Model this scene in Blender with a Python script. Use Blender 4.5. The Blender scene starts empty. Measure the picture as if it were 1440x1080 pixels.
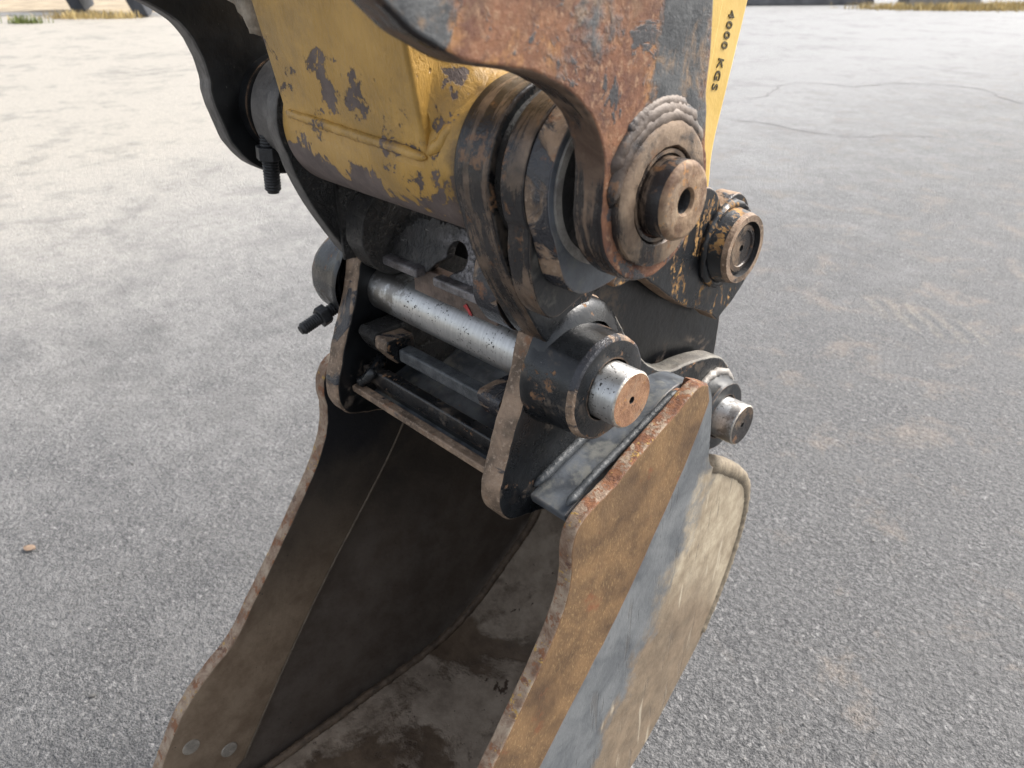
import bpy, bmesh, math, random
from mathutils import Vector, noise as mnoise
random.seed(7)
sc = bpy.context.scene
OZ = 0.95                      # height of the front bucket pin above the ground
# ------------------------------------------------------------------ camera
cam = bpy.data.cameras.new('camera')
camo = bpy.data.objects.new('camera', cam)
sc.collection.objects.link(camo)
camo.location = (0.5626, -0.4716, 0.344 + OZ)
camo.rotation_euler = (math.radians(90 - 30.15), 0, math.radians(45.34))
cam.sensor_width = 36.0
cam.lens = 1050 / 1440 * 36.0
cam.clip_start = 0.02
cam.clip_end = 3000
cam.dof.use_dof = True
cam.dof.focus_distance = 0.74
cam.dof.aperture_fstop = 9.5
sc.camera = camo
# ------------------------------------------------------------------ world and sun
SUN_AZ = math.radians(68)      # direction to the sun, from +X towards +Y
SUN_EL = math.radians(46)
w = bpy.data.worlds.new('World')
sc.world = w
w.use_nodes = True
nt = w.node_tree
nt.nodes.clear()
sky = nt.nodes.new('ShaderNodeTexSky')
sky.sky_type = 'NISHITA'
sky.sun_disc = False
sky.sun_elevation = SUN_EL
sky.sun_rotation = math.pi / 2 - SUN_AZ
sky.air_density = 1.0
sky.dust_density = 4.0
sky.ozone_density = 1.0
hs = nt.nodes.new('ShaderNodeHueSaturation')
hs.inputs['Saturation'].default_value = 0.35
bg = nt.nodes.new('ShaderNodeBackground')
bg.inputs['Strength'].default_value = 0.125
ow = nt.nodes.new('ShaderNodeOutputWorld')
nt.links.new(sky.outputs[0], hs.inputs['Color'])
nt.links.new(hs.outputs[0], bg.inputs['Color'])
nt.links.new(bg.outputs[0], ow.inputs['Surface'])
sun = bpy.data.lights.new('sun', 'SUN')
sun.energy = 1.5
sun.angle = math.radians(28)
sun.color = (1.0, 0.95, 0.88)
suno = bpy.data.objects.new('sun', sun)
sc.collection.objects.link(suno)
d = Vector((math.cos(SUN_AZ) * math.cos(SUN_EL), math.sin(SUN_AZ) * math.cos(SUN_EL), math.sin(SUN_EL)))
suno.rotation_euler = d.to_track_quat('Z', 'Y').to_euler()
suno.location = (0, 0, 6)
sc.view_settings.view_transform = 'Standard'
sc.view_settings.look = 'None'
sc.view_settings.gamma = 1.0
sc.view_settings.exposure = 1.42
sc.view_settings.use_curve_mapping = False

# ------------------------------------------------------------------ material helper
class G:
    def __init__(s, name):
        s.m = bpy.data.materials.new(name)
        s.m.use_nodes = True
        s.t = s.m.node_tree
        s.b = s.t.nodes['Principled BSDF']
        tc = s.new('ShaderNodeTexCoord')
        s.P = tc.outputs['Object']
        sp = s.new('ShaderNodeSeparateXYZ')
        s.t.links.new(s.P, sp.inputs[0])
        s.X, s.Y, s.Z = sp.outputs
    def new(s, k):
        return s.t.nodes.new(k)
    def put(s, sock, val):
        if isinstance(val, (int, float)):
            sock.default_value = val
        elif isinstance(val, tuple):
            sock.default_value = val if len(val) == 4 or sock.type == 'VECTOR' else (*val, 1)
        else:
            s.t.links.new(val, sock)
    def math(s, op, a, b=0.0, c=None):
        n = s.new('ShaderNodeMath'); n.operation = op
        s.put(n.inputs[0], a); s.put(n.inputs[1], b)
        if c is not None: s.put(n.inputs[2], c)
        return n.outputs[0]
    def add(s, a, b): return s.math('ADD', a, b)
    def sub(s, a, b): return s.math('SUBTRACT', a, b)
    def mul(s, a, b): return s.math('MULTIPLY', a, b)
    def mx(s, a, b): return s.math('MAXIMUM', a, b)
    def inv(s, a): return s.math('SUBTRACT', 1.0, a)
    def lin(s, x, y, z, c):     # x*X + y*Y + z*Z + c
        return s.add(s.add(s.mul(s.X, x), s.mul(s.Y, y)), s.add(s.mul(s.Z, z), c))
    def scaled(s, v, rot=(0, 0, 0)):
        n = s.new('ShaderNodeMapping'); n.inputs['Scale'].default_value = v
        n.inputs['Rotation'].default_value = rot
        s.t.links.new(s.P, n.inputs['Vector'])
        return n.outputs[0]
    def noise(s, sc_, det=5, rough=0.6, dist=0.0, vec=None):
        n = s.new('ShaderNodeTexNoise'); n.noise_dimensions = '3D'
        n.inputs['Scale'].default_value = sc_; n.inputs['Detail'].default_value = det
        n.inputs['Roughness'].default_value = rough; n.inputs['Distortion'].default_value = dist
        s.t.links.new(vec or s.P, n.inputs['Vector'])
        return n.outputs[0]
    def N(s, *a, **k):          # noise stretched to the full 0..1 range
        return s.ss(s.noise(*a, **k), 0.30, 0.70)
    def vor(s, sc_, feat='F1', out='Distance', vec=None, rnd=1.0):
        n = s.new('ShaderNodeTexVoronoi'); n.feature = feat
        n.inputs['Scale'].default_value = sc_; n.inputs['Randomness'].default_value = rnd
        s.t.links.new(vec or s.P, n.inputs['Vector'])
        return n.outputs[out]
    def ss(s, x, a, b):         # smooth step from a to b
        n = s.new('ShaderNodeMapRange'); n.interpolation_type = 'SMOOTHSTEP'
        s.put(n.inputs[0], x); n.inputs[1].default_value = min(a, b); n.inputs[2].default_value = max(a, b)
        n.inputs[3].default_value = 0.0 if a < b else 1.0
        n.inputs[4].default_value = 1.0 if a < b else 0.0
        return n.outputs[0]
    def mix(s, f, a, b):
        n = s.new('ShaderNodeMix'); n.data_type = 'RGBA'
        s.put(n.inputs['Factor'], f); s.put(n.inputs[6], a); s.put(n.inputs[7], b)
        return n.outputs[2]
    def mixf(s, f, a, b):
        n = s.new('ShaderNodeMix'); n.data_type = 'FLOAT'
        s.put(n.inputs[0], f); s.put(n.inputs[2], a); s.put(n.inputs[3], b)
        return n.outputs[0]
    def edge(s, r, lo=0.02, hi=0.22):
        n = s.new('ShaderNodeBevel'); n.samples = 4; n.inputs['Radius'].default_value = r
        g = s.new('ShaderNodeNewGeometry')
        dp = s.new('ShaderNodeVectorMath'); dp.operation = 'DOT_PRODUCT'
        s.t.links.new(n.outputs[0], dp.inputs[0]); s.t.links.new(g.outputs['Normal'], dp.inputs[1])
        return s.ss(s.inv(dp.outputs['Value']), lo, hi)
    def done(s, col, rough=0.5, metal=0.0, height=None, bump=0.3, dist=0.002, spec=None):
        s.put(s.b.inputs['Base Color'], col)
        s.put(s.b.inputs['Roughness'], rough)
        s.put(s.b.inputs['Metallic'], metal)
        if spec is not None: s.put(s.b.inputs['Specular IOR Level'], spec)
        if height is not None:
            n = s.new('ShaderNodeBump'); n.inputs['Strength'].default_value = bump
            n.inputs['Distance'].default_value = dist * 1.8
            s.t.links.new(height, n.inputs['Height']); s.t.links.new(n.outputs[0], s.b.inputs['Normal'])
        return s.m

def m_black(name, dust=0.5, gloss=0.42, edge=True, dustcol=(0.115, 0.088, 0.066), rust=0.5, tone=1.0, rustcol=(0.27, 0.145, 0.07), drip=None):
    g = G(name)
    base = g.mix(g.N(30, 4), (0.010 * tone, 0.0113 * tone, 0.0132 * tone), (0.028 * tone, 0.031 * tone, 0.035 * tone))
    n1 = g.noise(14, 8, 0.68, 0.6); n2 = g.noise(90, 5, 0.65)
    dm = g.mul(g.ss(g.add(g.mul(n1, 0.70), g.mul(n2, 0.30)), 0.58 - dust * 0.16, 0.68 - dust * 0.12), 0.85)
    col = g.mix(dm, base, dustcol)
    r = g.ss(g.add(g.mul(g.noise(22, 8, 0.7, 1.0 if drip is None else 0.3, None if drip is None else g.scaled(drip)), 0.7), g.mul(g.noise(160, 3), 0.3)), 0.665 - rust * 0.13, 0.70 - rust * 0.13)
    rc = g.mix(g.N(70, 4), (0.075, 0.042, 0.026), rustcol)
    col = g.mix(r, col, rc)
    if edge:
        e = g.mul(g.edge(0.004), g.ss(g.noise(60, 5, 0.7), 0.38, 0.58))
        col = g.mix(e, col, (0.25, 0.155, 0.095))
    # fine pale scuffs
    sc1 = g.ss(g.noise(120, 3, 0.6, 0, g.scaled((1, 6, 1.4))), 0.70, 0.76)
    col = g.mix(g.mul(sc1, 0.35), col, (0.25, 0.24, 0.22))
    rough = g.mixf(g.mx(dm, r), gloss, 0.82)
    rough = g.add(rough, g.mul(g.sub(g.noise(45, 4), 0.5), 0.25))
    h = g.add(g.add(g.mul(n2, 0.4), g.mul(g.noise(9, 3), 0.6)), g.mul(r, -0.25))
    return g.done(col, rough, 0.0, h, 0.35, 0.0025)

def m_brown_edge(name, dark=0.35, greyrear=False):
    g = G(name)
    n1 = g.noise(25, 7, 0.65, 0.5); n2 = g.noise(220, 4, 0.7)
    col = g.mix(g.ss(n1, 0.30, 0.70), (0.10, 0.070, 0.048), (0.36, 0.25, 0.17))
    col = g.mix(g.ss(n2, 0.52, 0.7), col, (0.40, 0.30, 0.22))
    bl = g.ss(g.noise(16, 6, 0.65, 0.8), 0.62 - dark * 0.2, 0.68 - dark * 0.2)
    col = g.mix(bl, col, (0.035, 0.036, 0.042))
    ru = g.ss(g.noise(34, 6, 0.7), 0.58, 0.68)
    col = g.mix(g.mul(ru, 0.7), col, (0.24, 0.105, 0.045))
    if greyrear:               # the rear of the ear still has grey dusty paint
        gm = g.mul(g.ss(g.add(g.Y, g.mul(g.sub(g.noise(30, 6, 0.7), 0.5), 0.1)), 0.06, 0.10), 0.85)
        col = g.mix(gm, col, g.mix(g.N(40, 7, 0.7), (0.085, 0.085, 0.08), (0.24, 0.235, 0.205)))
    rough = g.mixf(bl, 0.6, 0.22)
    h = g.add(g.mul(n2, 0.5), g.add(g.mul(g.noise(50, 4), 0.6), g.mul(bl, 0.3)))
    return g.done(col, rough, 0.1, h, 0.5, 0.003)

def m_yellow():
    g = G('chipped_yellow_paint')
    n1 = g.noise(20, 3); 
    base = g.mix(g.ss(n1, 0.30, 0.70), (0.46, 0.265, 0.056), (0.56, 0.33, 0.082))
    # dirt wash
    base = g.mix(g.mul(g.ss(g.noise(11, 8, 0.75), 0.40, 0.68), 0.55), base, (0.23, 0.15, 0.06))
    fl = g.noise(26, 9, 0.66, 0.35)
    fl2 = g.noise(7.5, 4, 0.5)
    fine = g.noise(120, 3)
    # bare bottom of the boss, chip clusters elsewhere
    drip = g.noise(30, 6, 0.7, 0.3, g.scaled((1.0, 0.5, 0.35)))
    low = g.ss(g.add(g.add(g.Z, g.mul(g.X, 0.10)), g.mul(g.sub(drip, 0.5), 0.15)), OZ + 0.186, OZ + 0.142)
    right = g.ss(g.X, 0.03, 0.11)
    chip = g.add(g.add(g.sub(g.mul(fl, 0.85), 0.125), g.mul(fl2, 0.42)), g.add(g.mul(low, 0.26), g.mul(fine, 0.05)))
    chip = g.add(chip, g.mul(g.ss(g.Z, OZ + 0.20, OZ + 0.27), -0.020))
    chip = g.sub(chip, g.mul(g.ss(g.Z, OZ + 0.265, OZ + 0.30), 0.2))
    chip = g.add(chip, g.mul(g.mul(g.edge(0.010, 0.01, 0.3), g.ss(g.noise(16, 6, 0.7), 0.40, 0.55)), 0.14))
    ch = g.ss(chip, 0.572, 0.582)
    rim = g.ss(chip, 0.548, 0.575)
    prim = g.mix(g.N(35, 6, 0.65), (0.095, 0.072, 0.066), (0.175, 0.135, 0.120))
    col = g.mix(g.mul(rim, 0.45), base, (0.22, 0.13, 0.04))
    col = g.mix(ch, col, prim)
    gr = g.mul(g.ss(g.add(g.X, g.mul(g.sub(g.noise(28, 6, 0.7), 0.5), 0.09)), 0.10, 0.135), 0.75)
    col = g.mix(gr, col, (0.075, 0.048, 0.026))
    # tiny pits
    pit = g.ss(g.vor(75, vec=g.scaled((1.0, 1, 0.8))), 0.13, 0.06)
    pit = g.mul(pit, g.ss(g.noise(12, 3), 0.44, 0.56))
    col = g.mix(g.mul(pit, 0.8), col, (0.10, 0.065, 0.035))
    rough = g.mixf(ch, 0.42, 0.7)
    # brush-like wrinkled paint
    wr = g.noise(140, 4, 0.7, 1.4, g.scaled((1.0, 1.0, 0.45)))
    h = g.add(g.mul(wr, 0.6), g.add(g.mul(ch, -0.8), g.mul(pit, -0.7)))
    return g.done(col, rough, 0.0, h, 0.5, 0.0022)

def m_yellow_clean():
    g = G('yellow_link_paint')
    col = g.mix(g.N(18, 6, 0.7), (0.60, 0.40, 0.10), (0.70, 0.48, 0.15))
    pit = g.ss(g.add(g.noise(150, 4, 0.7), g.mul(g.noise(14, 3), 0.5)), 0.93, 0.97)
    col = g.mix(pit, col, (0.16, 0.10, 0.05))
    return g.done(col, 0.5, 0.0, g.add(g.noise(160, 3), g.mul(pit, -1.0)), 0.25, 0.001)

def m_thumb_rust():
    g = G('rusted_thumb_plate')
    pa = g.noise(8.0, 7, 0.62, 0.7); pb = g.noise(60, 6, 0.7)
    m = g.add(g.mul(pa, 0.8), g.mul(pb, 0.2))
    # steel grey paint is left towards the rear edge and towards the tip
    band = g.lin(0, 1.0, -0.25, 0.085 + 0.25 * (OZ + 0.26))
    far = g.ss(band, 0.0, 0.06)
    tip = g.ss(g.Y, -0.19, -0.25)
    m = g.add(m, g.add(g.sub(g.mul(far, 0.19), g.mul(g.ss(g.Z, OZ + 0.235, OZ + 0.205), 0.12)), g.mul(tip, 0.20)))
    grey = g.ss(m, 0.56, 0.62)
    r1 = g.mix(g.N(30, 8, 0.75, 0.4), (0.060, 0.026, 0.018), (0.30, 0.135, 0.062))
    r1 = g.mix(g.mul(g.N(9, 6, 0.7, 0.6), 0.55), r1, (0.115, 0.042, 0.030))
    r1 = g.mix(g.mul(g.ss(g.noise(210, 4, 0.75), 0.52, 0.66), 0.7), r1, (0.36, 0.22, 0.13))
    r1 = g.mix(g.mul(g.ss(g.noise(13, 6, 0.7, 0.5), 0.53, 0.63), 0.7), r1, (0.38, 0.19, 0.07))
    gc = g.mix(g.N(34, 7, 0.7), (0.028, 0.031, 0.035), (0.115, 0.118, 0.118))
    col = g.mix(grey, r1, gc)
    gp = g.ss(g.add(g.noise(20, 7, 0.72, 0.8), g.mul(g.noise(150, 3), 0.2)), 0.66, 0.70)
    col = g.mix(g.mul(gp, g.inv(grey)), col, (0.05, 0.048, 0.05))
    tanm = g.mul(g.ss(g.noise(17, 7, 0.72, 0.5), 0.54, 0.64), g.mixf(grey, 0.35, 0.75))
    col = g.mix(tanm, col, (0.27, 0.175, 0.10))
    grey = g.mx(grey, gp)
    rough = g.mixf(grey, 0.72, 0.48)
    h = g.add(g.mul(g.noise(130, 5, 0.75), 0.6), g.add(g.mul(grey, 0.4), g.mul(g.noise(15, 4), 0.5)))
    return g.done(col, rough, 0.0, h, 0.45, 0.0025)

def m_boss_steel(name, c1, c2, rough=0.5):
    g = G(name)
    n = g.noise(20, 7, 0.65, 0.8)
    col = g.mix(g.ss(n, 0.30, 0.70), c1, c2)
    st = g.noise(10, 6, 0.7, 0.2, g.scaled((9, 1, 1)))
    blk = g.ss(g.add(g.mul(st, 0.6), g.mul(g.noise(9, 6, 0.7, 1.0), 0.5)), 0.495, 0.585)
    col = g.mix(g.mul(blk, 0.92), col, (0.010, 0.011, 0.014))
    ru = g.ss(g.noise(35, 6, 0.7), 0.57, 0.66)
    col = g.mix(g.mul(ru, 0.75), col, (0.20, 0.10, 0.045))
    h = g.add(g.mul(g.noise(170, 5, 0.7), 0.6), g.mul(g.noise(25, 4), 0.2))
    rgh = g.mixf(blk, g.add(rough - 0.05, g.mul(n, 0.3)), 0.2)
    return g.done(col, rgh, 0.2, h, 0.4, 0.002)

def m_pin():
    g = G('bright_pin_steel')
    st = g.noise(30, 5, 0.6, 0.0, g.scaled((14, 1, 1)))
    col = g.mix(st, (0.33, 0.33, 0.325), (0.64, 0.64, 0.625))
    sp = g.ss(g.add(g.noise(330, 3, 0.6), g.add(g.mul(g.noise(30, 4), 0.3), g.mul(g.noise(11, 4, 0.6, 0.5), 0.35))), 0.93, 0.99)
    col = g.mix(sp, col, (0.02, 0.018, 0.016))
    ft = g.ss(g.add(g.noise(40, 6, 0.7), g.add(g.mul(g.ss(g.X, -0.04, -0.11), 0.25), g.mul(g.mul(g.ss(g.X, 0.222, 0.205), g.ss(g.X, 0.15, 0.2)), 0.22))), 0.60, 0.74)
    col = g.mix(g.mul(ft, 0.75), col, (0.13, 0.115, 0.10))
    return g.done(col, g.add(0.26, g.mul(g.noise(50, 4), 0.22)), g.sub(0.9, g.mul(sp, 0.8)), g.noise(200, 3), 0.12, 0.001)

def m_rust_face(name, c1=(0.20, 0.095, 0.05), c2=(0.36, 0.20, 0.11), pale=0.3):
    g = G(name)
    col = g.mix(g.N(70, 6, 0.65), c1, c2)
    col = g.mix(g.mul(g.ss(g.noise(40, 5, 0.7), 0.5, 0.66), pale), col, (0.42, 0.33, 0.23))
    col = g.mix(g.mul(g.ss(g.noise(160, 4, 0.7), 0.58, 0.7), 0.8), col, (0.40, 0.17, 0.03))
    col = g.mix(g.mul(g.ss(g.noise(110, 4, 0.7), 0.62, 0.7), 0.8), col, (0.07, 0.04, 0.03))
    return g.done(col, 0.68, 0.0, g.noise(190, 5, 0.7), 0.45, 0.0015)

def m_sidebar():
    g = G('brown_rusted_side_bar')
    rot = (math.radians(35), 0, 0)
    n1 = g.noise(18, 7, 0.65, 0.3)
    col = g.mix(g.ss(n1, 0.30, 0.70), (0.085, 0.049, 0.025), (0.225, 0.132, 0.060))
    col = g.mix(g.mul(g.ss(g.noise(7, 4), 0.5, 0.66), 0.55), col, (0.17, 0.105, 0.055))
    sp = g.ss(g.noise(240, 3, 0.65, 0, g.scaled((1, 1.6, 0.7), rot)), 0.555, 0.63)
    sp = g.mul(sp, g.ss(g.noise(9, 4), 0.36, 0.52))
    col = g.mix(g.mul(sp, 0.38), col, (0.42, 0.29, 0.14))
    rd = g.ss(g.noise(26, 6, 0.7), 0.60, 0.70)
    col = g.mix(g.mul(rd, 0.7), col, (0.20, 0.068, 0.028))
    e = g.mul(g.edge(0.006), g.ss(g.noise(70, 5, 0.7), 0.36, 0.52))
    col = g.mix(g.mul(e, 0.8), col, (0.27, 0.10, 0.04))
    h = g.add(g.mul(g.noise(210, 4, 0.7), 0.5), g.mul(g.noise(30, 5), 0.5))
    return g.done(col, 0.62, 0.0, h, 0.4, 0.0018)

def m_bar_edge():
    g = G('flaking_bar_edge')
    n = g.noise(42, 7, 0.7, 0.4)
    col = g.mix(g.ss(n, 0.30, 0.70), (0.16, 0.085, 0.05), (0.42, 0.33, 0.24))
    up = g.ss(g.Z, OZ - 0.135, OZ - 0.09)      # the top run is covered in red scale
    red = g.ss(g.add(g.noise(60, 6, 0.7), g.mul(up, 0.12)), 0.53, 0.62)
    rc = g.mix(g.N(120, 5, 0.7), (0.085, 0.036, 0.026), (0.27, 0.115, 0.05))
    col = g.mix(red, col, rc)
    ye = g.ss(g.add(g.noise(150, 4, 0.7), g.mul(g.noise(20, 3), 0.4)), 0.83, 0.87)
    col = g.mix(ye, col, (0.42, 0.26, 0.08))
    dk = g.ss(g.noise(30, 6, 0.7), 0.62, 0.68)
    col = g.mix(g.mul(dk, 0.7), col, (0.06, 0.05, 0.05))
    h = g.add(g.mul(g.noise(170, 5, 0.75), 0.6), g.mul(n, 0.8))
    return g.done(col, 0.75, 0.0, h, 0.7, 0.003)

def m_sheet():
    g = G('bucket_side_sheet')
    n1 = g.noise(14, 7, 0.65, 0.5); n2 = g.noise(6, 3)
    blue = g.mix(g.ss(n1, 0.30, 0.70), (0.080, 0.088, 0.096), (0.18, 0.188, 0.192))
    blue = g.mix(g.mul(g.ss(g.noise(70, 5, 0.7), 0.62, 0.7), 0.6), blue, (0.05, 0.055, 0.06))
    # ground contact has scoured the lower rear of the sheet to dusty earth colours
    dd = g.add(g.lin(0, 0.80, -0.45, -0.045 + 0.45 * (OZ - 0.1)), g.mul(g.sub(g.noise(16, 9, 0.75, 0.3), 0.5), 0.20))
    low = g.ss(dd, 0.190, 0.240)
    cream = g.mix(g.N(30, 7, 0.7), (0.235, 0.185, 0.125), (0.43, 0.365, 0.265))
    cream = g.mix(g.ss(g.noise(200, 4, 0.7), 0.56, 0.68), cream, (0.27, 0.22, 0.16))
    brown = g.mix(g.N(24, 8, 0.75), (0.095, 0.068, 0.045), (0.22, 0.16, 0.105))
    lo2 = g.ss(g.add(g.add(g.Z, g.mul(g.Y, 0.6)), g.mul(g.sub(n2, 0.5), 0.16)), OZ - 0.24, OZ - 0.36)
    earth = g.mix(g.mul(lo2, 0.85), cream, brown)
    col = g.mix(low, blue, earth)
    # long scratches along the digging direction
    scv = g.scaled((1, 1, 0.09), (math.radians(-38), 0, 0))
    s1 = g.mul(g.ss(g.noise(95, 3, 0.6, 0, scv), 0.60, 0.64), g.ss(g.noise(11, 3), 0.46, 0.56))
    col = g.mix(g.mul(s1, 0.4), col, (0.10, 0.09, 0.08))
    s2 = g.mul(g.ss(g.noise(70, 3, 0.6, 0, scv), 0.64, 0.69), g.mul(low, 0.8))
    col = g.mix(g.mul(s2, 0.6), col, (0.55, 0.49, 0.38))
    rough = g.mixf(low, 0.5, 0.8)
    h = g.add(g.mul(g.noise(130, 4), 0.3), g.add(g.mul(s1, -0.25), g.mul(g.noise(10, 4), 0.6)))
    return g.done(col, rough, 0.0, h, 0.4, 0.003)

def m_inside(name='bucket_inner_steel', tint=(1, 1, 1), low=0.75):
    g = G(name)
    n = g.noise(9, 8, 0.65, 0.4)
    col = g.mix(g.ss(n, 0.30, 0.70), (0.026, 0.020, 0.016), (0.075, 0.057, 0.042))
    lower = g.ss(g.Z, OZ - 0.30, OZ - 0.52)
    col = g.mix(g.mul(lower, low), col, g.mix(g.N(20, 7, 0.7), (0.19 * tint[0], 0.128 * tint[1], 0.08 * tint[2]), (0.33 * tint[0], 0.245 * tint[1], 0.165 * tint[2])))
    # interior shade painted in high up under the pin, over leftover black paint
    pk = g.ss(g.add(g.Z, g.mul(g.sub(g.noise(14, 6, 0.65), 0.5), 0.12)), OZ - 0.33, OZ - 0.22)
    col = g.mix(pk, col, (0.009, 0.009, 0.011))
    sp = g.ss(g.noise(120, 4, 0.7), 0.66, 0.72)
    col = g.mix(sp, col, (0.02, 0.018, 0.016))
    return g.done(col, 0.62, 0.0, g.add(g.noise(70, 5), g.mul(n, 0.6)), 0.3, 0.003)

def m_floor():
    g = G('bucket_floor_dried_mud')
    n = g.add(g.mul(g.noise(4.6, 7, 0.58, 0.4), 0.85), g.mul(g.noise(50, 5, 0.7), 0.15))
    mud = g.ss(n, 0.43, 0.50)
    wet = g.mix(g.N(22, 7, 0.7), (0.085, 0.058, 0.038), (0.165, 0.115, 0.075))
    dry = g.mix(g.N(16, 8, 0.72), (0.20, 0.155, 0.115), (0.40, 0.325, 0.25))
    sp = g.ss(g.add(g.noise(38, 4, 0.65), g.mul(g.noise(9, 3), 0.3)), 0.80, 0.83)
    dry = g.mix(sp, dry, (0.07, 0.045, 0.03))
    col = g.mix(mud, wet, dry)
    h = g.add(g.mul(mud, 0.6), g.add(g.mul(g.noise(80, 5), 0.4), g.mul(sp, -0.4)))
    return g.done(col, g.mixf(mud, 0.5, 0.85), 0.0, h, 0.5, 0.004)

def m_grease():
    g = G('black_grease')
    n = g.noise(60, 6, 0.7, 0.8)
    col = g.mix(g.ss(n, 0.30, 0.70), (0.006, 0.006, 0.006), (0.030, 0.027, 0.024))
    sp = g.ss(g.noise(260, 4, 0.7), 0.60, 0.68)
    col = g.mix(g.mul(sp, 0.7), col, (0.16, 0.14, 0.11))
    h = g.add(g.noise(150, 6, 0.75), g.mul(n, 1.2))
    return g.done(col, g.add(0.16, g.mul(g.noise(90, 4), 0.30)), 0.0, h, 0.8, 0.004)

def m_lip():
    g = G('worn_lip_plate')
    n = g.noise(30, 7, 0.7, 0.5)
    col = g.mix(g.ss(n, 0.30, 0.70), (0.014, 0.014, 0.015), (0.055, 0.050, 0.046))
    worn = g.mul(g.ss(g.add(g.X, g.mul(g.sub(g.noise(35, 5), 0.5), 0.09)), -0.005, 0.035), 0.9)
    gr = g.mix(g.N(300, 4, 0.7), (0.015, 0.014, 0.015), (0.30, 0.285, 0.295))
    col = g.mix(worn, col, gr)
    scr = g.ss(g.noise(60, 3, 0.6, 0.3, g.scaled((1, 1, 7), (0, math.radians(35), 0))), 0.68, 0.71)
    col = g.mix(g.mul(scr, 0.6), col, (0.34, 0.32, 0.29))
    return g.done(col, g.mixf(worn, 0.14, 0.26), g.mul(worn, 0.4), g.add(g.noise(240, 4, 0.7), g.mul(n, 0.5)), 0.5, 0.002)

def m_weld(name, c1, c2, rough=0.55, metal=0.0):
    g = G(name)
    col = g.mix(g.N(60, 6, 0.7), c1, c2)
    return g.done(col, rough, metal, g.add(g.noise(110, 5, 0.7), g.mul(g.noise(400, 2), 0.3)), 0.5, 0.002)

def m_plain(name, c, rough=0.6, var=0.3, scale=30, metal=0.0):
    g = G(name)
    c1 = tuple(x * (1 - var) for x in c); c2 = tuple(min(1, x * (1 + var)) for x in c)
    col = g.mix(g.N(scale, 6, 0.65), c1, c2)
    return g.done(col, rough, metal, g.noise(scale * 3, 5), 0.3, 0.004)

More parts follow.
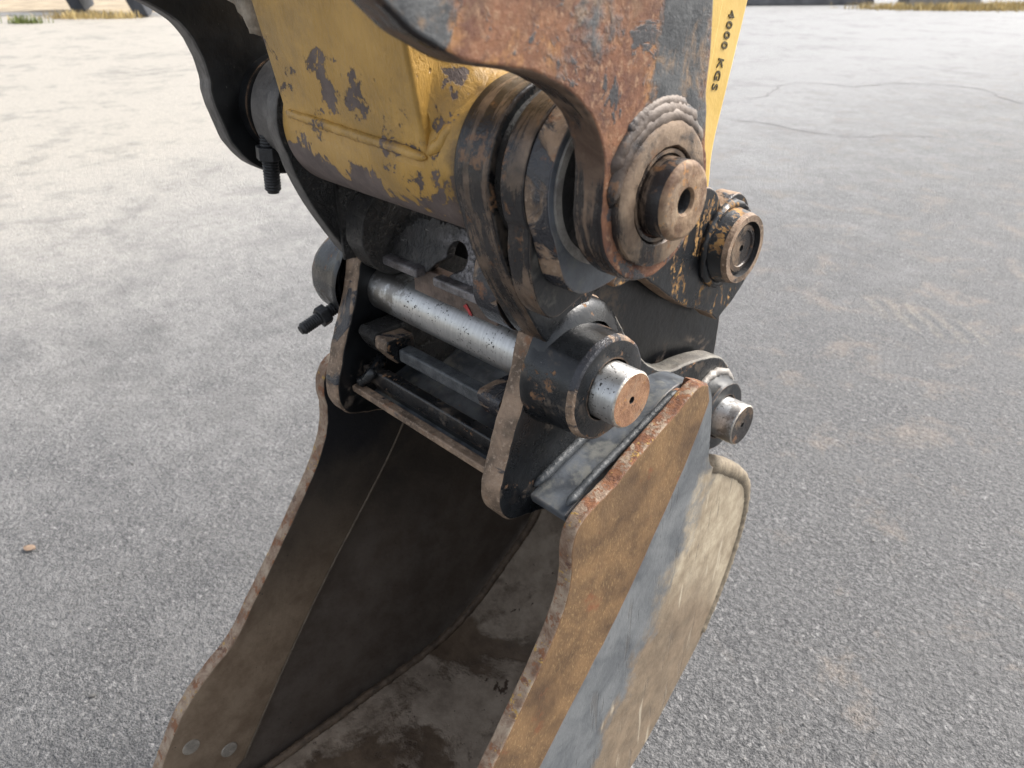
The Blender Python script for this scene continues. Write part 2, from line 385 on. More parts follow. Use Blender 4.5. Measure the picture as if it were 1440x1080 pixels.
def m_asphalt():
    g = G('worn_asphalt')
    n_l = g.noise(0.55, 6, 0.6, 0.3); n_m = g.noise(3.2, 6, 0.65, 0.3)
    agg = g.vor(330, 'F1', 'Color'); aggd = g.vor(330)
    sepc = g.new('ShaderNodeSeparateColor'); g.t.links.new(agg, sepc.inputs[0])
    av = sepc.outputs[0]
    big = g.vor(130, 'F1', 'Color'); s2 = g.new('ShaderNodeSeparateColor'); g.t.links.new(big, s2.inputs[0])
    col = g.mix(g.ss(av, 0.0, 1.0), (0.050, 0.050, 0.052), (0.195, 0.191, 0.188))
    col = g.mix(g.mul(g.ss(s2.outputs[1], 0.95, 0.99), 0.55), col, (0.38, 0.37, 0.36))
    col = g.mix(g.mul(g.ss(s2.outputs[2], 0.75, 0.95), 0.5), col, (0.05, 0.05, 0.053))
    # grey binder worn unevenly, scuffed in long soft patches
    sc2 = g.noise(1.0, 6, 0.68, 0.5, g.scaled((2.6, 0.8, 1), (0, 0, math.radians(20))))
    col = g.mix(g.mul(g.ss(sc2, 0.46, 0.66), 0.35), col, (0.085, 0.085, 0.088))
    col = g.mix(g.mul(g.ss(n_m, 0.42, 0.62), 0.6), col, (0.135, 0.133, 0.132))
    # patchy tan dust plus painted-in glare: paler far out, warmer to the left
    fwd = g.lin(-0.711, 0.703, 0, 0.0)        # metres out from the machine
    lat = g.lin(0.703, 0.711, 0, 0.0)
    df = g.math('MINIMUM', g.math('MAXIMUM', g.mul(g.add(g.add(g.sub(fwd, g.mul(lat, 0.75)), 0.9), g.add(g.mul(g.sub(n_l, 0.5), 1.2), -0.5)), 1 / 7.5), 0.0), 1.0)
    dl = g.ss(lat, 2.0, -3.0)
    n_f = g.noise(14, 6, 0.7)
    dust = g.ss(g.add(g.mul(g.add(n_m, g.mul(n_f, 1.4)), 0.30), g.add(g.mul(df, 0.66), g.mul(g.sub(n_l, 0.5), 0.25))), 0.40, 1.0)  # one mask for dust cover and the painted far brightness
    dust_glare_col = g.mix(g.mul(dl, df), (0.52, 0.52, 0.52), (0.63, 0.575, 0.485))
    dust_glare_col = g.mix(g.mul(g.add(g.N(70, 4, 0.75), g.N(24, 4, 0.7)), 0.30), dust_glare_col, (0.24, 0.232, 0.222))
    col = g.mix(g.mul(dust, g.add(0.62, g.mul(dl, 0.24))), col, dust_glare_col)
    vary = g.add(g.mul(g.N(4.5, 6, 0.7), 0.5), g.mul(g.N(1.1, 6, 0.65, 0.4), 0.5))
    col = g.mix(g.mul(g.ss(vary, 0.45, 0.95), 0.45), col, (0.125, 0.122, 0.118))
    spot = g.mul(g.ss(g.add(g.noise(4.5, 6, 0.7, 0.4), g.mul(g.ss(lat, 0.4, 1.6), 0.05)), 0.56, 0.70), 0.6)
    col = g.mix(g.mul(g.mul(spot, g.ss(lat, -0.2, 0.9)), g.inv(df)), col, (0.26, 0.215, 0.175))
    oil = g.mul(g.ss(g.noise(1.3, 5, 0.65, 0.6), 0.60, 0.75), 0.3)
    col = g.mix(oil, col, (0.10, 0.10, 0.105))
    # a lug print of tan dust left by a tyre
    wob = g.mul(g.sub(g.noise(9, 4), 0.5), 0.06)
    la = g.add(lat, wob)
    bars = g.ss(g.math('SINE', g.mul(g.add(la, g.mul(fwd, -0.05)), 2 * math.pi / 0.073)), -0.6, 0.8)
    ex = g.math('POWER', g.mul(g.sub(la, 1.72), 1 / 0.21), 2.0); ey = g.math('POWER', g.mul(g.sub(g.add(fwd, g.mul(lat, 0.8)), 2.02 + 1.376), 1 / 0.20), 2.0)
    pr = g.mul(g.mul(bars, g.ss(g.add(ex, ey), 1.0, 0.5)), g.ss(g.noise(45, 4, 0.7), 0.35, 0.6))
    gap = g.mul(g.mul(g.inv(bars), g.ss(g.add(ex, ey), 1.0, 0.4)), g.ss(g.noise(30, 4, 0.7), 0.38, 0.55))
    col = g.mix(g.mul(gap, 0.35), col, (0.085, 0.085, 0.087))
    col = g.mix(g.mul(pr, 0.5), col, (0.28, 0.25, 0.20))
    rel = g.noise(78, 4, 0.6, 0.6)  # relief shading painted into the colour: pits darker, raised grains paler
    col = g.mix(g.mul(g.ss(rel, 0.50, 0.36), g.mixf(df, 0.55, 0.2)), col, (0.052, 0.052, 0.054))
    col = g.mix(g.mul(g.ss(rel, 0.54, 0.68), g.mixf(df, 0.35, 0.1)), col, (0.30, 0.295, 0.29))
    h = g.add(g.mul(aggd, -0.5), g.add(g.mul(rel, 2.2), g.mul(s2.outputs[0], 0.15)))
    return g.done(col, g.add(0.58, g.mul(n_m, 0.15)), 0.0, h, 0.8, 0.006, spec=0.6)

# ------------------------------------------------------------------ mesh helpers
def fix_parent(o, parent):
    if parent is not None:
        o.parent = parent
        o.matrix_parent_inverse = parent_world(parent).inverted()
def parent_world(p):
    from mathutils import Matrix
    m = Matrix.Translation(p.location)
    return m
def link(name, me, mats, parent):
    o = bpy.data.objects.new(name, me)
    sc.collection.objects.link(o)
    for m in (mats if isinstance(mats, (list, tuple)) else [mats]): me.materials.append(m)
    fix_parent(o, parent)
    return o
def thing(name, label, cat, loc=(0, 0, 0), group=None):
    o = bpy.data.objects.new(name, None)
    o.empty_display_size = 0.05
    sc.collection.objects.link(o)
    o.location = loc
    o['label'] = label; o['category'] = cat
    if group: o['group'] = group
    return o
def tag(o, label, cat, group=None):
    o['label'] = label; o['category'] = cat
    if group: o['group'] = group
    return o
def finish(o, bevel=0.0, seg=2, angle=38):
    me = o.data
    for p in me.polygons: p.use_smooth = True
    me.set_sharp_from_angle(angle=math.radians(angle))
    if bevel > 0:
        b = o.modifiers.new('bevel', 'BEVEL'); b.width = bevel; b.segments = seg
        b.limit_method = 'ANGLE'; b.angle_limit = math.radians(angle); b.harden_normals = True
    return o
def smooth(pts, n=5, closed=True):
    """Catmull-Rom through the points; a third value of 1 marks a hard corner."""
    P = [(p[0], p[1]) for p in pts]; C = [len(p) > 2 and p[2] for p in pts]
    N = len(P); out = []
    rng = range(N) if closed else range(N - 1)
    for i in rng:
        p1, p2 = P[i], P[(i + 1) % N]
        p0 = P[i - 1] if (closed or i > 0) else p1
        p3 = P[(i + 2) % N] if (closed or i + 2 < N) else p2
        if C[i]: p0 = p1
        if C[(i + 1) % N]: p3 = p2
        k = 1 if (C[i] and C[(i + 1) % N]) else n
        for j in range(k):
            t = j / k; t2 = t * t; t3 = t2 * t
            out.append(tuple(0.5 * (2 * p1[a] + (p2[a] - p0[a]) * t + (2 * p0[a] - 5 * p1[a] + 4 * p2[a] - p3[a]) * t2
                             + (3 * p1[a] - p0[a] - 3 * p2[a] + p3[a]) * t3) for a in (0, 1)))
    if not closed: out.append(P[-1])
    return out
def rough_outline(pts, amp, sd=0.0):
    return [(v + amp * mnoise.noise(Vector((v * 90, w_ * 90, sd))), w_ + amp * mnoise.noise(Vector((v * 90, w_ * 90, sd + 9)))) for v, w_ in pts]
def plate(name, prof, u0, u1, mats, parent, bevel=0.0025, n=5, jit=0.0006, ufun=None, seg=2, sm=True, angle=38):
    pts = smooth(prof, n) if sm else [(p[0], p[1]) for p in prof]
    if jit: pts = rough_outline(pts, jit, u0 * 10)
    # orientation: counter-clockwise seen from +u
    area = sum(pts[i][0] * pts[(i + 1) % len(pts)][1] - pts[(i + 1) % len(pts)][0] * pts[i][1] for i in range(len(pts)))
    if area < 0: pts = pts[::-1]
    N = len(pts)
    f = ufun or (lambda v, w_: (u0, u1))
    bm = bmesh.new()
    A = [bm.verts.new((f(v, w_)[0], v, w_ + OZ)) for v, w_ in pts]
    B = [bm.verts.new((f(v, w_)[1], v, w_ + OZ)) for v, w_ in pts]
    fa = bm.faces.new(A[::-1]); fb = bm.faces.new(B)
    two = isinstance(mats, (list, tuple)) and len(mats) > 1
    for i in range(N):
        q = bm.faces.new((A[i], A[(i + 1) % N], B[(i + 1) % N], B[i]))
        if two: q.material_index = 1
    if two and len(mats) > 2: fa.material_index = 2
    bm.normal_update()
    if ufun: bmesh.ops.triangulate(bm, faces=[fa, fb])
    me = bpy.data.meshes.new(name); bm.to_mesh(me); bm.free()
    return finish(link(name, me, mats, parent), bevel, seg, angle)
def lathe(name, prof, v0, w0, mats, parent, n=72, idx=None, ripple=0.0, angle=40, bevel=0.0):
    """prof: list of (u, radius) in order; idx: material index of each ring segment."""
    bm = bmesh.new(); rings = []
    for u, r in prof:
        if r <= 1e-6: rings.append([bm.verts.new((u, v0, w0 + OZ))])
        else:
            ring = []
            for k in range(n):
                a = 2 * math.pi * k / n
                rr = r
                if ripple: rr = r + ripple * mnoise.noise(Vector((math.cos(a) * 5, math.sin(a) * 5, u * 60)))
                ring.append(bm.verts.new((u, v0 + rr * math.cos(a), w0 + rr * math.sin(a) + OZ)))
            rings.append(ring)
    for i in range(len(rings) - 1):
        a, b = rings[i], rings[i + 1]
        for k in range(n):
            k2 = (k + 1) % n
            if len(a) == 1 and len(b) == 1: continue
            if len(a) == 1: f = bm.faces.new((a[0], b[k], b[k2]))
            elif len(b) == 1: f = bm.faces.new((a[k], b[0], a[k2]))
            else: f = bm.faces.new((a[k], b[k], b[k2], a[k2]))
            if idx: f.material_index = idx[i]
    bmesh.ops.recalc_face_normals(bm, faces=bm.faces)
    me = bpy.data.meshes.new(name); bm.to_mesh(me); bm.free()
    return finish(link(name, me, mats, parent), bevel, 2, angle)
def box(name, u, v, w_, mats, parent, bevel=0.002, shear=None):
    bm = bmesh.new(); bmesh.ops.create_cube(bm, size=1.0)
    for q in bm.verts:
        q.co = Vector((u[0] if q.co.x < 0 else u[1], v[0] if q.co.y < 0 else v[1], (w_[0] if q.co.z < 0 else w_[1]) + OZ))
        if shear: q.co = shear(q.co)
    me = bpy.data.meshes.new(name); bm.to_mesh(me); bm.free()
    return finish(link(name, me, mats, parent), bevel)
def tube(name, path, r, mats, parent, n=10, ripple=0.0, freq=180, flat=1.0, step=0.003, seed=0.0):
    """A weld bead: an uneven tube along a 3-D path (u, v, w)."""
    P = [Vector((a, b, c + OZ)) for a, b, c in path]
    Q = []
    for i in range(len(P) - 1):
        L = (P[i + 1] - P[i]).length; k = max(1, int(L / step))
        for j in range(k): Q.append(P[i].lerp(P[i + 1], j / k))
    Q.append(P[-1])
    bm = bmesh.new(); rings = []
    for i, p in enumerate(Q):
        t = (Q[min(i + 1, len(Q) - 1)] - Q[max(i - 1, 0)]).normalized()
        a = t.orthogonal().normalized() if abs(t.x) > 0.95 else t.cross(Vector((1, 0, 0))).normalized()
        b = t.cross(a)
        s_along = i * step
        taper = min(1.0, (min(i, len(Q) - 1 - i) + 0.8) / 3.0)
        rr = r * taper * (1 + ripple * math.sin(s_along * freq * 5 + 2.5 * mnoise.noise(p * 60)) * 0.28)
        ring = []
        for k in range(n):
            an = 2 * math.pi * k / n
            dirv = a * math.cos(an) + b * math.sin(an)
            q = p + dirv * rr * (1 + ripple * 0.7 * mnoise.noise(p * 90 + dirv * 1.3 + Vector((seed, 0, 0))))
            ring.append(bm.verts.new(q))
        rings.append(ring)
    for i in range(len(rings) - 1):
        for k in range(n):
            bm.faces.new((rings[i][k], rings[i][(k + 1) % n], rings[i + 1][(k + 1) % n], rings[i + 1][k]))
    bm.faces.new(rings[0]); bm.faces.new(rings[-1])
    bmesh.ops.recalc_face_normals(bm, faces=bm.faces)
    me = bpy.data.meshes.new(name); bm.to_mesh(me); bm.free()
    return finish(link(name, me, mats, parent), 0, angle=70)
def arc(cv, cw, r, a0, a1, n=24):
    return [(cv + r * math.cos(math.radians(a0 + (a1 - a0) * i / n)), cw + r * math.sin(math.radians(a0 + (a1 - a0) * i / n))) for i in range(n + 1)]

# ------------------------------------------------------------------ materials
BLACK = m_black('worn_black_paint', 0.32, 0.28, rust=0.66, tone=0.5)
BLACKD = m_black('dusty_black_paint', 0.6, 0.42, tone=0.8, dustcol=(0.12, 0.115, 0.10), rust=0.25)
TOPP = m_black('blue_grey_paint', 0.6, 0.5, dustcol=(0.17, 0.17, 0.155), rust=0.2, tone=4.2)
BLACKC = m_black('clean_black_paint', 0.06, 0.34, rust=0.1, tone=0.36)
BLACKR = m_black('rust_flecked_black_paint', 0.2, 0.30, rust=0.98, tone=0.7, rustcol=(0.46, 0.26, 0.09), drip=(1, 2.6, 0.75))
EDGE = m_brown_edge('worn_brown_edge', 0.15)
EDGEH = m_brown_edge('worn_ear_edge', 0.2, True)
EDGED = m_brown_edge('dark_worn_edge', 0.85)
GREYEDGE = m_plain('grey_worn_edge', (0.10, 0.092, 0.085), 0.55, 0.4, 40)
YEL = m_yellow()
YELC = m_yellow_clean()
THUMB = m_thumb_rust()
TEDGE = m_boss_steel('rusty_plate_edge', (0.080, 0.046, 0.030), (0.25, 0.175, 0.12), 0.6)
BOSS = m_boss_steel('scuffed_boss_steel', (0.030, 0.021, 0.016), (0.22, 0.155, 0.108), 0.26)
RING = m_boss_steel('worn_ring_steel', (0.10, 0.062, 0.040), (0.30, 0.22, 0.15), 0.55)
PIN = m_pin()
PINR = m_rust_face('rusted_pin_end')
PINO = m_rust_face('orange_rusted_pin_end', (0.11, 0.055, 0.03), (0.34, 0.23, 0.14), 0.5)
SIDEBAR = m_sidebar(); BAREDGE = m_bar_edge(); SHEET = m_sheet(); INSIDE = m_inside(); SHEETIN = m_inside('inner_sheet_steel', (0.42, 0.46, 0.56), 0.8); FLOOR = m_floor()
GREASE = m_grease(); LIP = m_lip()
LIPBAR = m_weld('rubbed_lip_steel', (0.045, 0.038, 0.036), (0.26, 0.245, 0.25), 0.30, 0.3)
WELDB = m_weld('blue_black_weld', (0.025, 0.029, 0.034), (0.10, 0.106, 0.11), 0.4)
WELDG = m_weld('pale_grey_weld', (0.20, 0.185, 0.17), (0.44, 0.41, 0.37), 0.5, 0.2)
WELDE = m_boss_steel('burnt_grey_weld', (0.060, 0.042, 0.032), (0.20, 0.16, 0.13), 0.40)
WELDY = m_weld('painted_yellow_weld', (0.36, 0.21, 0.05), (0.56, 0.34, 0.08), 0.45)
WELDD = m_weld('dirty_brown_weld', (0.07, 0.05, 0.035), (0.17, 0.12, 0.08), 0.65)
HEEL = m_weld('scoured_heel_weld', (0.13, 0.105, 0.072), (0.27, 0.22, 0.155), 0.7)
HEELD = m_weld('shaded_heel_steel', (0.085, 0.070, 0.052), (0.16, 0.135, 0.10), 0.7)  # darker heel tone with the shade of the rear band painted in
WELDT = m_weld('tan_seam', (0.08, 0.06, 0.042), (0.15, 0.115, 0.08), 0.6)
RUBBER = m_plain('black_bolt_steel', (0.022, 0.022, 0.023), 0.5, 0.4, 60)
PALE = m_plain('polished_bolt_head', (0.27, 0.24, 0.20), 0.5, 0.3, 90)
REDM = m_plain('red_marker_paint', (0.33, 0.03, 0.03), 0.5, 0.5, 160)
DARKHOLE = m_plain('dark_stamp_recess', (0.075, 0.055, 0.02), 0.7, 0.4, 90)
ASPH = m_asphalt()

# ------------------------------------------------------------------ ground
def gpoly(name, pts, z, mat, parent=None):
    me = bpy.data.meshes.new(name)
    me.from_pydata([(x, y, z) for x, y in pts], [], [list(range(len(pts)))])
    return link(name, me, mat, parent)
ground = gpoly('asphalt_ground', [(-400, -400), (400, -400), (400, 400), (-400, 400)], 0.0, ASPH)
ground['kind'] = 'structure'; ground['label'] = 'worn grey asphalt yard with dusty patches'
CRACK = m_plain('crack_shadow', (0.19, 0.187, 0.185), 0.9, 0.3, 20)
def ribbon(name, path, wd, sd):
    rnd = random.Random(sd); Q = []
    for i in range(len(path) - 1):
        a, b = Vector(path[i]), Vector(path[i + 1]); k = max(2, int((b - a).length / 0.05))
        for j in range(k): Q.append(a.lerp(b, j / k))
    Q.append(Vector(path[-1]))
    Q = [q + Vector((mnoise.noise(Vector((q.x * 6, q.y * 6, sd))), mnoise.noise(Vector((q.x * 6, q.y * 6, sd + 5))))) * 0.05 for q in Q]
    vs = []; fs = []
    wd *= 0.7
    for i, q in enumerate(Q):
        t = (Q[min(i + 1, len(Q) - 1)] - Q[max(i - 1, 0)]).normalized(); nrm = Vector((-t.y, t.x))
        ww = wd * rnd.uniform(0.25, 1.0) * min(1, (min(i, len(Q) - 1 - i) + 0.3) / 4)
        vs += [(*(q + nrm * ww), 0.003), (*(q - nrm * ww), 0.003)]
        if i: fs.append((2 * i - 2, 2 * i - 1, 2 * i + 1, 2 * i))
    me = bpy.data.meshes.new(name); me.from_pydata(vs, [], fs)
    return link(name, me, CRACK, ground)
ribbon('crack', [(-3.43, 6.73), (-3.35, 7.05), (-3.63, 7.82), (-3.57, 8.11), (-3.4, 8.28), (-2.99, 8.30), (-2.90, 8.62), (-2.80, 8.92), (-2.5, 9.10), (-2.18, 9.15), (-1.93, 9.13), (-1.63, 8.67), (-1.39, 8.51), (-0.9, 8.2)], 0.022, 1)
ribbon('crack', [(-3.09, 5.72), (-2.77, 5.77), (-2.5, 5.78), (-2.31, 5.73), (-1.94, 5.76), (-1.65, 6.16), (-1.37, 6.3)], 0.014, 2)

# loose stones, more than anyone could count
STONE = G('pale_loose_stone')
_inf = STONE.new('ShaderNodeNewGeometry')
STONE = STONE.done(STONE.mix(_inf.outputs['Random Per Island'], (0.09, 0.087, 0.083), (0.26, 0.25, 0.235)), 0.75)
def gravel():
    rnd = random.Random(3); vs = []; fs = []
    ico = bmesh.new(); bmesh.ops.create_icosphere(ico, subdivisions=1, radius=1.0)
    base = [v.co.copy() for v in ico.verts]; tri = [[v.index for v in f.verts] for f in ico.faces]; ico.free()
    C = Vector((0.5626, -0.4716)); F = Vector((-0.711, 0.703)); Rt = Vector((0.703, 0.711))
    made = 0
    while made < 2200:
        dd = 0.7 + 5.5 * rnd.random() ** 1.5
        l = rnd.uniform(-1, 1) * (0.75 * dd + 0.55)
        p = C + F * dd + Rt * l
        if mnoise.noise(Vector((p.x * 1.3, p.y * 1.3, 4))) + rnd.uniform(-0.5, 0.5) < -0.1: continue
        s = 0.0010 + 0.0020 * rnd.random() ** 3 + (0.0040 * rnd.random() if rnd.random() < 0.015 else 0)
        o = len(vs); an = rnd.uniform(0, 6.28); ca, sa = math.cos(an), math.sin(an)
        sx, sy, sz = s * rnd.uniform(0.8, 1.5), s * rnd.uniform(0.7, 1.1), s * rnd.uniform(0.4, 0.8)
        for b in base:
            x, y, z = b.x * sx * rnd.uniform(0.8, 1.15), b.y * sy * rnd.uniform(0.8, 1.15), b.z * sz
            vs.append((p.x + x * ca - y * sa, p.y + x * sa + y * ca, 0.002 + sz * 0.5 + z))
        fs += [[o + i for i in t] for t in tri]; made += 1
    me = bpy.data.meshes.new('loose_gravel'); me.from_pydata(vs, [], fs)
    o = link('loose_gravel', me, STONE, None)
    o['kind'] = 'stuff'; o['label'] = 'fine pale grit scattered over the asphalt'; o['category'] = 'gravel'
gravel()
DUSTM = m_plain('tan_dust', (0.33, 0.29, 0.23), 0.95, 0.25, 60)
# ------------------------------------------------------------------ bucket
BA = (0.0, 0.0)                # front pin axis (v, w)
BB = (0.292, -0.176)           # rear pin axis
bucket = thing('excavator_bucket', 'rusty steel digging bucket with open mouth hanging under the black coupler', 'bucket', (0, 0, OZ - 0.76))
def uo(v): return 0.212 - 0.028 * max(0.0, min(1.0, (v + 0.06) / 0.46))     # outer half width: narrower at the back
front = [(.155, -.052, 1), (.134, -.047), (.093, -.064), (.042, -.084), (.004, -.102), (-.035, -.114), (-.052, -.127), (-.059, -.150),
         (-.058, -.182), (-.064, -.214), (-.077, -.243), (-.103, -.284), (-.162, -.364), (-.212, -.428), (-.246, -.471), (-.292, -.503),
         (-.329, -.535), (-.364, -.584), (-.389, -.626), (-.432, -.70), (-.452, -.742, 1)]
bar_back = [(-.400, -.742, 1), (-.276, -.70), (-.190, -.575), (-.10, -.455), (-.017, -.357), (.039, -.288), (.092, -.207), (.137, -.134), (.163, -.075, 1)]
rear = [(.166, -.062, 1), (.204, -.084), (.222, -.112), (.233, -.165), (.240, -.205), (.256, -.229), (.308, -.263), (.362, -.306), (.392, -.345), (.400, -.40), (.388, -.465),
        (.361, -.528), (.320, -.594), (.255, -.650), (.190, -.702), (.12, -.738), (.03, -.757), (-.10, -.764), (-.30, -.762), (-.452, -.756, 1)]
sheet_prof = [(p[0] + (.016 if i > 3 else .006), p[1] - (0.022 if i < 7 else 0.004)) + ((1,) if len(p) > 2 else ()) for i, p in enumerate(front)] + rear[::-1]
for s in (1, -1):
    sh = plate('side_sheet', sheet_prof, 0, 0, [SHEET, BAREDGE, SHEETIN] if s > 0 else [SHEETIN, BAREDGE, SHEET], bucket, bevel=0.004, n=4,
               ufun=(lambda v, w_: (uo(v) - 0.011, uo(v))) if s > 0 else (lambda v, w_: (-uo(v) - 0.010, -uo(v) - 0.001)), seg=3)
    u0, u1 = (0.2075, 0.2245) if s > 0 else (-0.2245, -0.204)
    sb = plate('side_bar', front + bar_back, u0, u1, [SIDEBAR if s > 0 else INSIDE, BAREDGE, INSIDE if s > 0 else SIDEBAR], bucket, bevel=0.0032, n=5, jit=0.0012, seg=3)
tube('weld_bead', [(-.2035, v, w_) for v, w_ in smooth(bar_back[1:8], 4, closed=False)], 0.0016, WELDT, bucket, ripple=0.3)
# back shell: a rolled plate between the side sheets
def strip(name, path, th, uf, mats, parent, n=4, inner=1, bevel=0.002):
    Q = smooth(path, n, closed=False); bm = bmesh.new(); rows = []
    for i, (v, w_) in enumerate(Q):
        a = Q[max(i - 1, 0)]; b = Q[min(i + 1, len(Q) - 1)]
        t = Vector((b[0] - a[0], b[1] - a[1])).normalized(); nn = Vector((t.y, -t.x)) * inner
        o = (v, w_); q = (v + nn.x * th, w_ + nn.y * th); row = []
        K = 12
        for k in range(K + 1):
            f = -1 + 2 * k / K
            row.append((bm.verts.new((f * uf(v), o[0], o[1] + OZ)), bm.verts.new((f * uf(v), q[0], q[1] + OZ))))
        rows.append(row)
    for i in range(len(rows) - 1):
        for k in range(len(rows[0]) - 1):
            a, b, c, d_ = rows[i][k], rows[i][k + 1], rows[i + 1][k + 1], rows[i + 1][k]
            f = bm.faces.new((a[0], b[0], c[0], d_[0])); f.material_index = 0
            f = bm.faces.new((a[1], d_[1], c[1], b[1])); f.material_index = 1 if len(mats) > 1 else 0
        for k, sgn in ((0, 1), (len(rows[0]) - 1, -1)):
            a, d_ = rows[i][k], rows[i + 1][k]
            bm.faces.new((a[0], d_[0], d_[1], a[1]))
    for r in (rows[0], rows[-1]):
        for k in range(len(r) - 1): bm.faces.new((r[k][0], r[k][1], r[k + 1][1], r[k + 1][0]))
    bmesh.ops.recalc_face_normals(bm, faces=bm.faces)
    me = bpy.data.meshes.new(name); bm.to_mesh(me); bm.free()
    return finish(link(name, me, mats, parent), bevel, 3)
strip('back_shell', rear[4:], 0.014, lambda v: uo(v) - 0.006, [SHEET, FLOOR], bucket, inner=1)
# weld beads where the shell meets the side sheets, inside
for s in (1, -1):
    Q = smooth(rear[7:], 4, closed=False); pth = []
    for i, (v, w_) in enumerate(Q):
        a = Q[max(i - 1, 0)]; b = Q[min(i + 1, len(Q) - 1)]
        t = Vector((b[0] - a[0], b[1] - a[1])).normalized(); nn = Vector((t.y, -t.x))
        pth.append((s * (uo(v) - 0.012), v + nn.x * 0.016, w_ + nn.y * 0.016))
    tube('weld_bead', pth, 0.007, WELDD, bucket, ripple=0.35)
    # outside weld rounding the rear corner
    pth = [(s * (uo(v) - 0.010), v - 0.003, w_ + 0.002) for v, w_ in smooth(rear[5:13], 4, closed=False)]
    tube('weld_bead', pth, 0.0135, HEEL, bucket, ripple=0.12, seed=4, n=16)
# top plate and inner torque plates
strip('top_plate', [(-.040, -.131), (.0, -.118), (.05, -.102), (.10, -.082), (.15, -.068), (.20, -.085), (.222, -.115), (.232, -.19)], 0.012, lambda v: min(0.199, uo(v) - 0.012), [TOPP, BLACKC], bucket, inner=1)
strip('inner_plate', [(-.030, -.10), (.0, -.155), (.07, -.19), (.14, -.20), (.21, -.195)], 0.010, lambda v: 0.124, [BLACKC], bucket, inner=1)
box('cross_bar', (-.124, .124), (-.064, -.052), (-.116, -.107), [EDGE], bucket, 0.002)
box('cross_bar', (-.124, .124), (-.046, -.030), (-.106, -.086), [BLACK], bucket, 0.003)
tube('weld_bead', [(-.12, -.058, -.108), (-.10, -.050, -.088), (-.112, -.02, -.075)], 0.0065, BLACK, bucket, ripple=0.6)
# cutting edge and teeth (below the picture)
plate('cutting_edge', [(-.50, -.748, 1), (-.30, -.766, 1), (-.30, -.742, 1), (-.47, -.735, 1)], -.218, .218, [SHEET, SHEET], bucket, sm=False, jit=0)
for k in range(4):
    u = -.186 + k * .124
    plate('tooth', [(-.60, -.752, 1), (-.48, -.775, 1), (-.42, -.772, 1), (-.42, -.725, 1), (-.48, -.72, 1)], u - .026, u + .026, [SHEET, EDGE], bucket, sm=False, jit=0, bevel=0.005)
for v, w_ in ((-.337, -.607), (-.292, -.660)):
    lathe('bolt_head', [(-.205, 0.0125), (-.2025, 0.0115), (-.202, 0.0)], v, w_, PALE, bucket, 24)
